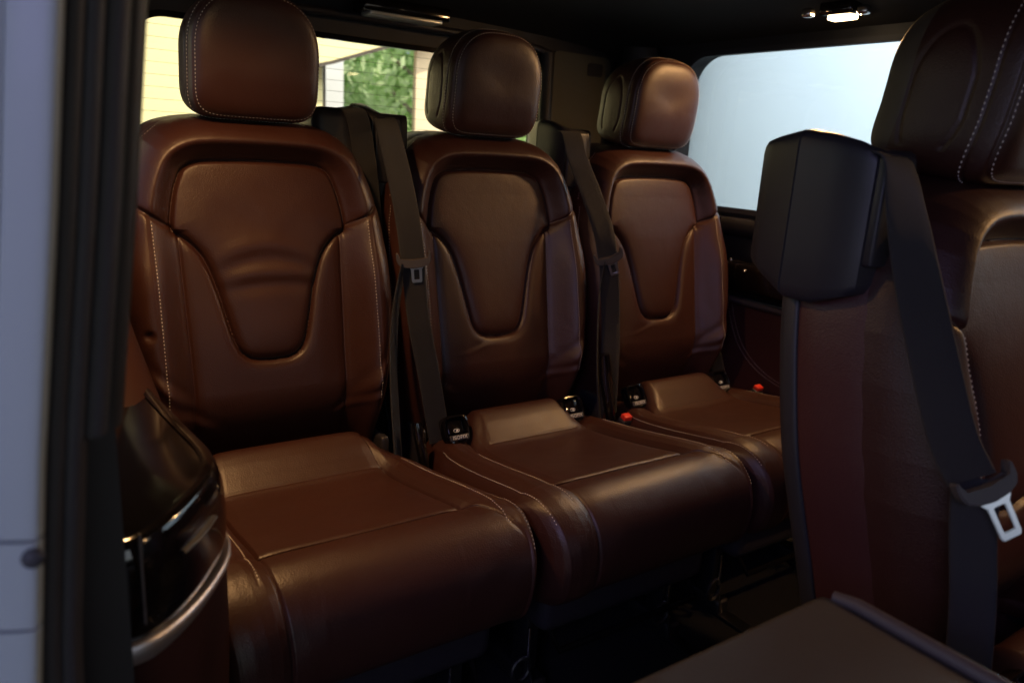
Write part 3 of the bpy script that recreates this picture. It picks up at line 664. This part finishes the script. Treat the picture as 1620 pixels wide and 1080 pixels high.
# roof lining, gently crowned
xs = np.linspace(-.02, 1.82, 30); ys = np.linspace(-1.7, 2.12, 60)
Xg, Yg = np.meshgrid(xs, ys); cx_ = (Xg-.9)/.92
Zg = .385-.035*cx_**2-.050*np.abs(cx_)**8-.10*ss((Yg-1.80)/.32)
V = np.stack([Xg, Yg, Zg], -1).reshape(-1, 3)-VO; V2 = V+[0, 0, .05]; F = grid_faces(60, 30, flip=True)
link('roof_lining', mesh_np('roof_lining', np.vstack([V, V2]), np.vstack([F, F[:, ::-1]+len(V)]), M['headliner']), van)
# far side wall with window opening
WX = 1.75
hole = rrect(-.55, 1.705, -.135, .298, [.10, .05, .05, .06], 12)
outer = [(-1.6, -.205), (2.10, -.205), (2.10, .42), (-1.6, .42)]
vplate('side_wall_upper', outer, hole, 'x', WX, WX+.06, M['pillar'])
vplate('side_window_seal', rrect(-.556, 1.711, -.141, .304, [.106, .056, .056, .066], 12), rrect(-.542, 1.697, -.127, .290, [.092, .042, .042, .052], 12), 'x', WX-.008, WX+.004, M['rubber'])
vplate('side_window', rrect(-.56, 1.715, -.145, .308, .05, 6), None, 'x', WX+.064, WX+.069, M['glass_side'])
vbox('window_sill', (WX-.045, -1.5, -.20), (WX+.002, 1.98, -.152), M['pillar'], bev=.016, seg=4)
vbox('sill_joint', (WX-.047, 1.455, -.201), (WX-.0445, 1.459, -.153), M['gloss'], bev=0)
vbox('side_wall_middle', (WX-.018, -1.5, -.375), (WX+.05, 1.98, -.20), M['pillar'], bev=.01)
vbox('gloss_shelf', (WX-.075, .4, -.355), (WX-.018, 1.52, -.262), M['gloss'], bev=.022, seg=5)
for y, z in ((1.375, -.262), (1.325, -.285)):
    bm = bmesh.new(); bmesh.ops.create_uvsphere(bm, u_segments=14, v_segments=8, radius=.0055)
    for v in bm.verts: v.co = Vector(lv(WX-.077, y, z))+Vector((v.co.x*.6, v.co.y, v.co.z))
    bm_obj('glint_bead', bm, M['chrome'], van, smooth=60)  # chrome beads standing in for lamp glints on the gloss shelf
tubeo('armrest_strip', [lv(WX-.05, 1.50, -.368), lv(WX-.062, 1.35, -.372), lv(WX-.062, 1.1, -.376), lv(WX-.05, .6, -.38)], .0085, M['ridge'], van, 12)
lp = vbox('side_wall_lower', (WX-.04, -1.5, FLOOR), (WX+.05, 1.98, -.378), M['leather_side'], bev=.012)
c = cr([(1.395, -.385), (1.375, -.44), (1.335, -.505), (1.27, -.553), (1.18, -.58), (1.0, -.60)], 12)
for k in (0, .012):
    stitches('stitching', [np.stack([np.full(len(c), WX-.0408), c[:, 0]-k, c[:, 1]+k*.5], 1)-VO], lp, [(-1, 0, 0)])
strap('hanging_belt', [lv(WX-.055, 1.52, -.38), lv(WX-.06, 1.46, -.46), lv(WX-.065, 1.40, -.54), lv(WX-.07, 1.36, -.62)], (0, 1, .5), .047, M['webbing'], van)
# tailgate with the heated rear window
TY = 1.95
vplate('tailgate_frame', [(.0, -.95), (1.80, -.95), (1.80, .40), (.0, .40)], rrect(.265, 1.395, -.16, .246, [.05, .09, .05, .05], 10), 'y', TY, TY+.05, M['pillar'])
vplate('rear_window_seal', rrect(.259, 1.401, -.166, .252, [.056, .096, .056, .056], 10), rrect(.273, 1.387, -.152, .238, [.042, .082, .042, .042], 10), 'y', TY-.010, TY+.002, M['gloss'])
rw = vplate('rear_window', rrect(.255, 1.405, -.17, .256, .05, 6), None, 'y', TY+.054, TY+.059, M['glass'])
for k in range(14):
    z = .228-k*.0275
    bm = bmesh.new(); tube(bm, [Vector(lv(.265, TY+.0535, z)), Vector(lv(1.40, TY+.0535, z+.001))], .00042, 6); bm_obj('heater_wire', bm, M['line'], rw)
tubeo('tailgate_moulding', [lv(*p) for p in cr([(.12, 1.92, .262), (.25, 1.915, .285), (.5, 1.91, .293), (.9, 1.91, .296), (1.3, 1.915, .290), (1.42, 1.925, .275)], 8)], .010, M['plastic'], van, 12)
# rear pillar trim on the far side
dp = vplate('rear_pillar_trim', rrect(1.425, 1.66, -.25, .292, .03, 6), None, 'y', TY-.016, TY-.001, M['olive'])
vplate('trim_cap', rrect(1.565, 1.625, .232, .270, .008, 4), None, 'y', TY-.019, TY-.0165, M['pillar'], dp)
bm = bmesh.new(); tube(bm, [Vector(lv(1.405, TY-.02, -.3)), Vector(lv(1.408, TY-.025, 0)), Vector(lv(1.40, TY-.03, .28))], .020, 14); bm_obj('gate_pillar', bm, M['pillar'], van, smooth=50)
bm = bmesh.new(); tube(bm, [Vector(lv(1.70, 1.86, -.3)), Vector(lv(1.70, 1.85, 0)), Vector(lv(1.69, 1.83, .32))], .055, 18); bm_obj('rear_pillar', bm, M['pillar'], van, smooth=50)
# front bulkhead: dash side, far ahead of the camera's back
vplate('front_bulkhead', [(.0, -.95), (1.80, -.95), (1.80, .40), (.0, .40)], rrect(.15, 1.65, -.05, .28, .08, 6), 'y', -1.64, -1.60, M['pillar'])
# near wall behind the sliding-door opening
vplate('near_side_wall', [(.60, -.95), (1.98, -.95), (1.98, .40), (.60, .40)], rrect(.85, 1.85, -.10, .26, .06, 8), 'x', .02, .06, M['pillar'])

vplate('front_door', [(-1.60, -.95), (-.50, -.95), (-.50, .40), (-1.60, .40)], rrect(-1.45, -.66, -.10, .26, .06, 8), 'x', .0, .05, M['pillar'])  # unseen front door, added to keep sky light off the cushion fronts
# lamps in the roof
def lamp_fit(name, c, w, d, lit, ang=0):
    f = vbox(name, (c[0]-w/2-.02, c[1]-d/2-.012, c[2]-.002), (c[0]+w/2+.02, c[1]+d/2+.012, c[2]+.03), M['gloss'], bev=.008, seg=3)
    vbox('lens', (c[0]-w/2, c[1]-d/2, c[2]-.010), (c[0]+w/2, c[1]+d/2, c[2]), M['lit'] if lit else M['lens'], f, .004, 3)
    return f
lamp_fit('dome_lamp', (1.63, 1.115, .335), .032, .06, True)
for (x, y) in ((1.565, 1.16), (1.60, 1.045)):
    vbox('reading_lamp', (x-.012, y-.012, .325), (x+.012, y+.012, .345), M['chrome'], bev=.006)
lamp_fit('rear_lamp', (.90, 1.87, .306), .20, .06, False)
lamp_fit('dome_lamp', (1.63, .05, .335), .035, .06, True)
lamp_fit('dome_lamp', (.20, 1.08, .335), .035, .06, True)

# door opening: body flange, rubber seals and inner pillar, all leaning in with the body side
def lean(z): return np.interp(z, [-1.0, -.6, -.35, -.2, -.05, .1, .4], [-.036, -.034, -.026, -.012, .006, .022, .062])
def jamb(name, prof, z0, z1, m, parent=van, n=28, label=None, closed=True):
    zs = np.linspace(z0, z1, n); rows = [[(x+float(lean(z)), y, z) for x, y in prof] for z in zs]
    V = np.array(rows).reshape(-1, 3)-VO; F = grid_faces(n, len(prof), wrap=closed)
    me = mesh_np(name, V, F, m); bm = bmesh.new(); bm.from_mesh(me); bm.verts.ensure_lookup_table(); k = len(prof)
    if closed:
        bm.faces.new([bm.verts[i] for i in range(k)]); bm.faces.new([bm.verts[(n-1)*k+i] for i in range(k)])
    bmesh.ops.recalc_face_normals(bm, faces=bm.faces); bm.to_mesh(me); bm.free()
    for p in me.polygons: p.use_smooth = True
    me.set_sharp_from_angle(angle=R_(45))
    return link(name, me, parent, label=label)
body = cr([(-.30, .655), (-.12, .560), (-.045, .521), (-.014, .505), (-.0055, .5005), (-.0040, .5022), (-.0025, .4990), (.008, .4935), (.016, .4905), (.020, .4915), (.023, .497)], 5)
body = np.vstack([body, body[::-1]+[0.0, .04]])
for (a, b) in ((-.243, .42), (-.302, -.2455), (-.93, -.3045)):
    jamb('body_panel', [tuple(p) for p in body], a, b, M['paint'])
jamb('body_backing', [(-.28, .68), (-.03, .545), (.022, .520), (.05, .56), (.05, .64)], -.94, .42, M['rubber'])
bm = bmesh.new(); bmesh.ops.create_uvsphere(bm, u_segments=20, v_segments=12, radius=.0065)
for v in bm.verts: v.co = Vector(lv(.0000, .489, -.2545))+Vector((v.co.x, v.co.y*.7, v.co.z))
bm_obj('rubber_stop', bm, M['rubber'], van, smooth=60)
def lobe(cx, cy, r, n=12, sx=1, sy=1): return [(cx+r*sx*math.cos(a), cy+r*sy*math.sin(a)) for a in np.arange(n)*2*math.pi/n]
jamb('door_seal', lobe(.0285, .519, .0075, sx=.8), -.94, .42, M['rubber'])
jamb('door_seal', lobe(.0385, .525, .0075, sx=.9), -.94, .42, M['rubber'])
jamb('door_seal', lobe(.051, .543, .0115, sx=.9), -.20, .42, M['rubber'])
jamb('door_seal', lobe(.0415, .540, .0085, sx=.9), -.94, -.202, M['rubber'])
jamb('inner_pillar', cr([(.053, .570), (.062, .556), (.073, .565), (.077, .60), (.076, .68), (.05, .70), (.048, .62)], 4, closed=True).tolist(), -.205, .42, M['pillar'])
jamb('inner_pillar', cr([(.030, .570), (.037, .558), (.043, .566), (.045, .60), (.043, .63), (.03, .64), (.026, .62)], 4, closed=True).tolist(), -.94, -.207, M['rubber'])

# wheel-arch trim beside the first seat: gloss upper, metal strip, leather lower
tp = cr([(.010, .640), (.035, .632), (.068, .632), (.092, .645), (.118, .672), (.146, .712), (.168, .755), (.176, .81), (.168, .90), (.155, 1.05), (.142, 1.25)], 6)
def wall_along(name, P, zprof, m, parent=van, bulge=None):
    """P: plan path; zprof: list of (inward offset, z)"""
    T = np.gradient(P, axis=0); T /= np.linalg.norm(T, axis=1)[:, None]; Nn = np.stack([T[:, 1], -T[:, 0]], 1)
    V = np.array([[(p[0]+n[0]*o, p[1]+n[1]*o, z) for p, n in zip(P, Nn)] for o, z in zprof]).reshape(-1, 3)-VO
    F = grid_faces(len(zprof), len(P), flip=True); return link(name, mesh_np(name, V, F, m), parent)
wall_along('gloss_trim', tp, cr([(.001, -.425), (.004, -.405), (.004, -.385), (.001, -.358), (-.004, -.342)], 5).tolist(), M['gloss'])
wall_along('trim_top', tp, cr([(-.004, -.3415), (-.007, -.337), (-.013, -.335), (-.02, -.335)], 5).tolist(), M['gloss'])
vplate('trim_deck', [tuple(p) for p in (tp-[.012, -.008])]+[(.0, 1.25), (.0, .66)], None, 'z', -.345, -.337, M['gloss'])
T_ = np.gradient(tp, axis=0); T_ /= np.linalg.norm(T_, axis=1)[:, None]; Nn_ = np.stack([T_[:, 1], -T_[:, 0]], 1); hh = np.interp(np.arange(len(tp)), [0, 14, 30, 45, 60], [.0115, .0105, .0052, .0042, .0042])
Vs_ = np.array([[(p[0]+n[0]*o, p[1]+n[1]*o, -.4365+k*h) for p, n, h in zip(tp, Nn_, hh)] for o, k in [(-.004, -1), (.004, -1), (.0065, -.7), (.0072, 0), (.0065, .7), (.004, 1), (-.004, 1)]]).reshape(-1, 3)-VO
link('metal_strip', mesh_np('metal_strip', Vs_, grid_faces(7, len(tp), flip=True), M['satin']), van)
wall_along('leather_trim', tp, cr([(.002, -.438), (.002, -.55), (-.004, -.7), (-.012, -.94)], 4).tolist(), M['matte_leather'])
wall_along('grip_edge', cr([(.110, .660), (.131, .685), (.150, .715)], 6), cr([(.0, -.371), (.0045, -.370), (.0055, -.3685), (.0045, -.367), (.0, -.366)], 2).tolist(), M['steel'])
vbox('reflection_rib', (.073, .625, -.41), (.0755, .630, -.325), M['ridge'], bev=.002)  # thin grey rib standing in for a bluish reflection on the trim edge
# leather armrest shoulder between trim and backrest
V, bmx = None, bmesh.new()
tube(bmx, [Vector(lv(*p)) for p in cr([(.085, 1.32, -.20), (.10, 1.22, -.30), (.11, 1.12, -.36), (.11, 1.0, -.39), (.10, .92, -.42)], 6)], .055, 20)
bm_obj('armrest', bmx, M['matte_leather'], van, smooth=60)
vbox('belt_anchor_pocket', (.150, 1.10, -.47), (.178, 1.18, -.40), M['gloss'], bev=.006)

# ------------------------------------------------------------------ outside
g = plate('ground', [(-60, -60), (120, -60), (120, 120), (-60, 120)], None, 'z', -1.40, -1.30, M['tarmac']); g['kind'] = 'structure'
hw = empty('hall_side_wall', (4.2, 1.0, -1.3), 'plain pale blue wall filling the side window', 'wall')
boxo('wall', (0, -5.5, 0), (.2, 4.6, 3.9), M['bluewall'], hw, .01, 2)
boxo('skirting', (-.02, -5.5, .002), (-.001, 4.6, .12), M['rubber'], hw, .004, 2)
hr = plate('sky_blocking_roof', [(-5, -5.5), (4.4, -5.5), (4.4, 2.25), (-5, 2.25)], None, 'z', 2.61, 2.75, M['bluewall']); hr['kind'] = 'structure'  # unseen roof added over the van to hold back the sky fill
house = empty('garage_building', (1.2, 5, -1.3), 'cream rendered garage wall with flat canopy behind the rear window', 'building')
HO = np.array((1.2, 5, -1.3))
def lh(*p): return tuple(np.array(p)-HO)
boxo('wall', lh(-3.5, 5.0, -1.3), lh(1.85, 5.3, 2.4), M['cream'], house, .01, 2)
pf = [(1.2, .30), (1.80, .462), (3.6, 1.11), (3.6, 2.4), (1.2, 2.4)]
plate('gable_panel', [(p[0]-1.2, p[1]+1.3) for p in [(1.60, .40), (1.82, .462), (2.95, .873), (2.95, 1.0), (1.60, 1.0)]], None, 'y', -.25, -.05, M['cream'], house)
plate('gable_edge', [(p[0]-1.2, p[1]+1.3) for p in [(1.60, .375), (1.82, .440), (2.95, .848), (2.95, .871), (1.82, .461), (1.60, .398)]], None, 'y', -.27, -.03, M['dkwood'], house)
boxo('corner_trim', lh(1.85, 4.985, -1.3), lh(1.862, 5.01, 2.4), M['dkwood'], house, .003, 2)
sh_ = empty('shed', (2.1, 6.2, -1.3), 'pale blue rendered shed wall standing beside the cream garage', 'building')
boxo('wall', (-.6, 0, 0), (.37, .5, 3.2), M['bluewall'], sh_, .01, 2)
boxo('roof', (-.66, -.06, 3.2), (.43, .56, 3.28), M['dkwood'], sh_, .01, 2)
pl = empty('gate_post', (2.75, 5.0, -1.3), 'broad peach rendered wall to the right of the greenery', 'wall')
boxo('wall', (-.23, 0, 0), (.13, .05, 3.2), M['peach'], pl, .01, 2)
boxo('coping', (-.26, -.03, 3.2), (.16, .08, 3.27), M['dkwood'], pl, .01, 2)
def tree(loc, h, rad, n, seed, label):
    t = empty('leafy_tree', loc, label, 'tree'); rg = np.random.RandomState(seed)
    bm = bmesh.new(); tube(bm, [Vector((0, 0, 0)), Vector((.05, .02, h*.35)), Vector((-.03, 0, h*.7)), Vector((0, 0, h*.95))], [.09, .07, .045, .015], 10)
    for k in range(7):
        a = rg.uniform(0, 6.28); z0 = h*rg.uniform(.25, .7); L = rad*rg.uniform(.5, .9)
        tube(bm, [Vector((0, 0, z0)), Vector((math.cos(a)*L*.5, math.sin(a)*L*.5, z0+L*.35)), Vector((math.cos(a)*L, math.sin(a)*L, z0+L*.6))], [.03, .02, .006], 6)
    bm_obj('trunk', bm, M['bark'], t, smooth=60)
    cl = rg.normal(size=(60, 3)); cl /= np.linalg.norm(cl, axis=1)[:, None]; cl *= rg.uniform(.35, 1, (60, 1))**.6; cl = cl*[rad, rad, h*.42]+[0, 0, h*.6]
    c = cl[rg.randint(0, 60, n)]+rg.normal(size=(n, 3))*rad*.13
    a = rg.normal(size=(n, 3)); a /= np.linalg.norm(a, axis=1)[:, None]; b = np.cross(a, rg.normal(size=(n, 3))); b /= np.linalg.norm(b, axis=1)[:, None]
    s = rg.uniform(.04, .08, (n, 1)); V = np.stack([c-a*s, c+b*s*.5, c+a*s, c-b*s*.5], 1).reshape(-1, 3)
    link('crown', mesh_np('crown', V, np.arange(4*n).reshape(-1, 4), M['leaf'], smooth=False), t)
tree((4.15, 7.9, -1.3), 3.3, 1.45, 19000, 1, 'light green leafy tree outside the rear window, between pale blue shed and peach wall')

S.render.engine = 'CYCLES'
S.cycles.max_bounces = 8
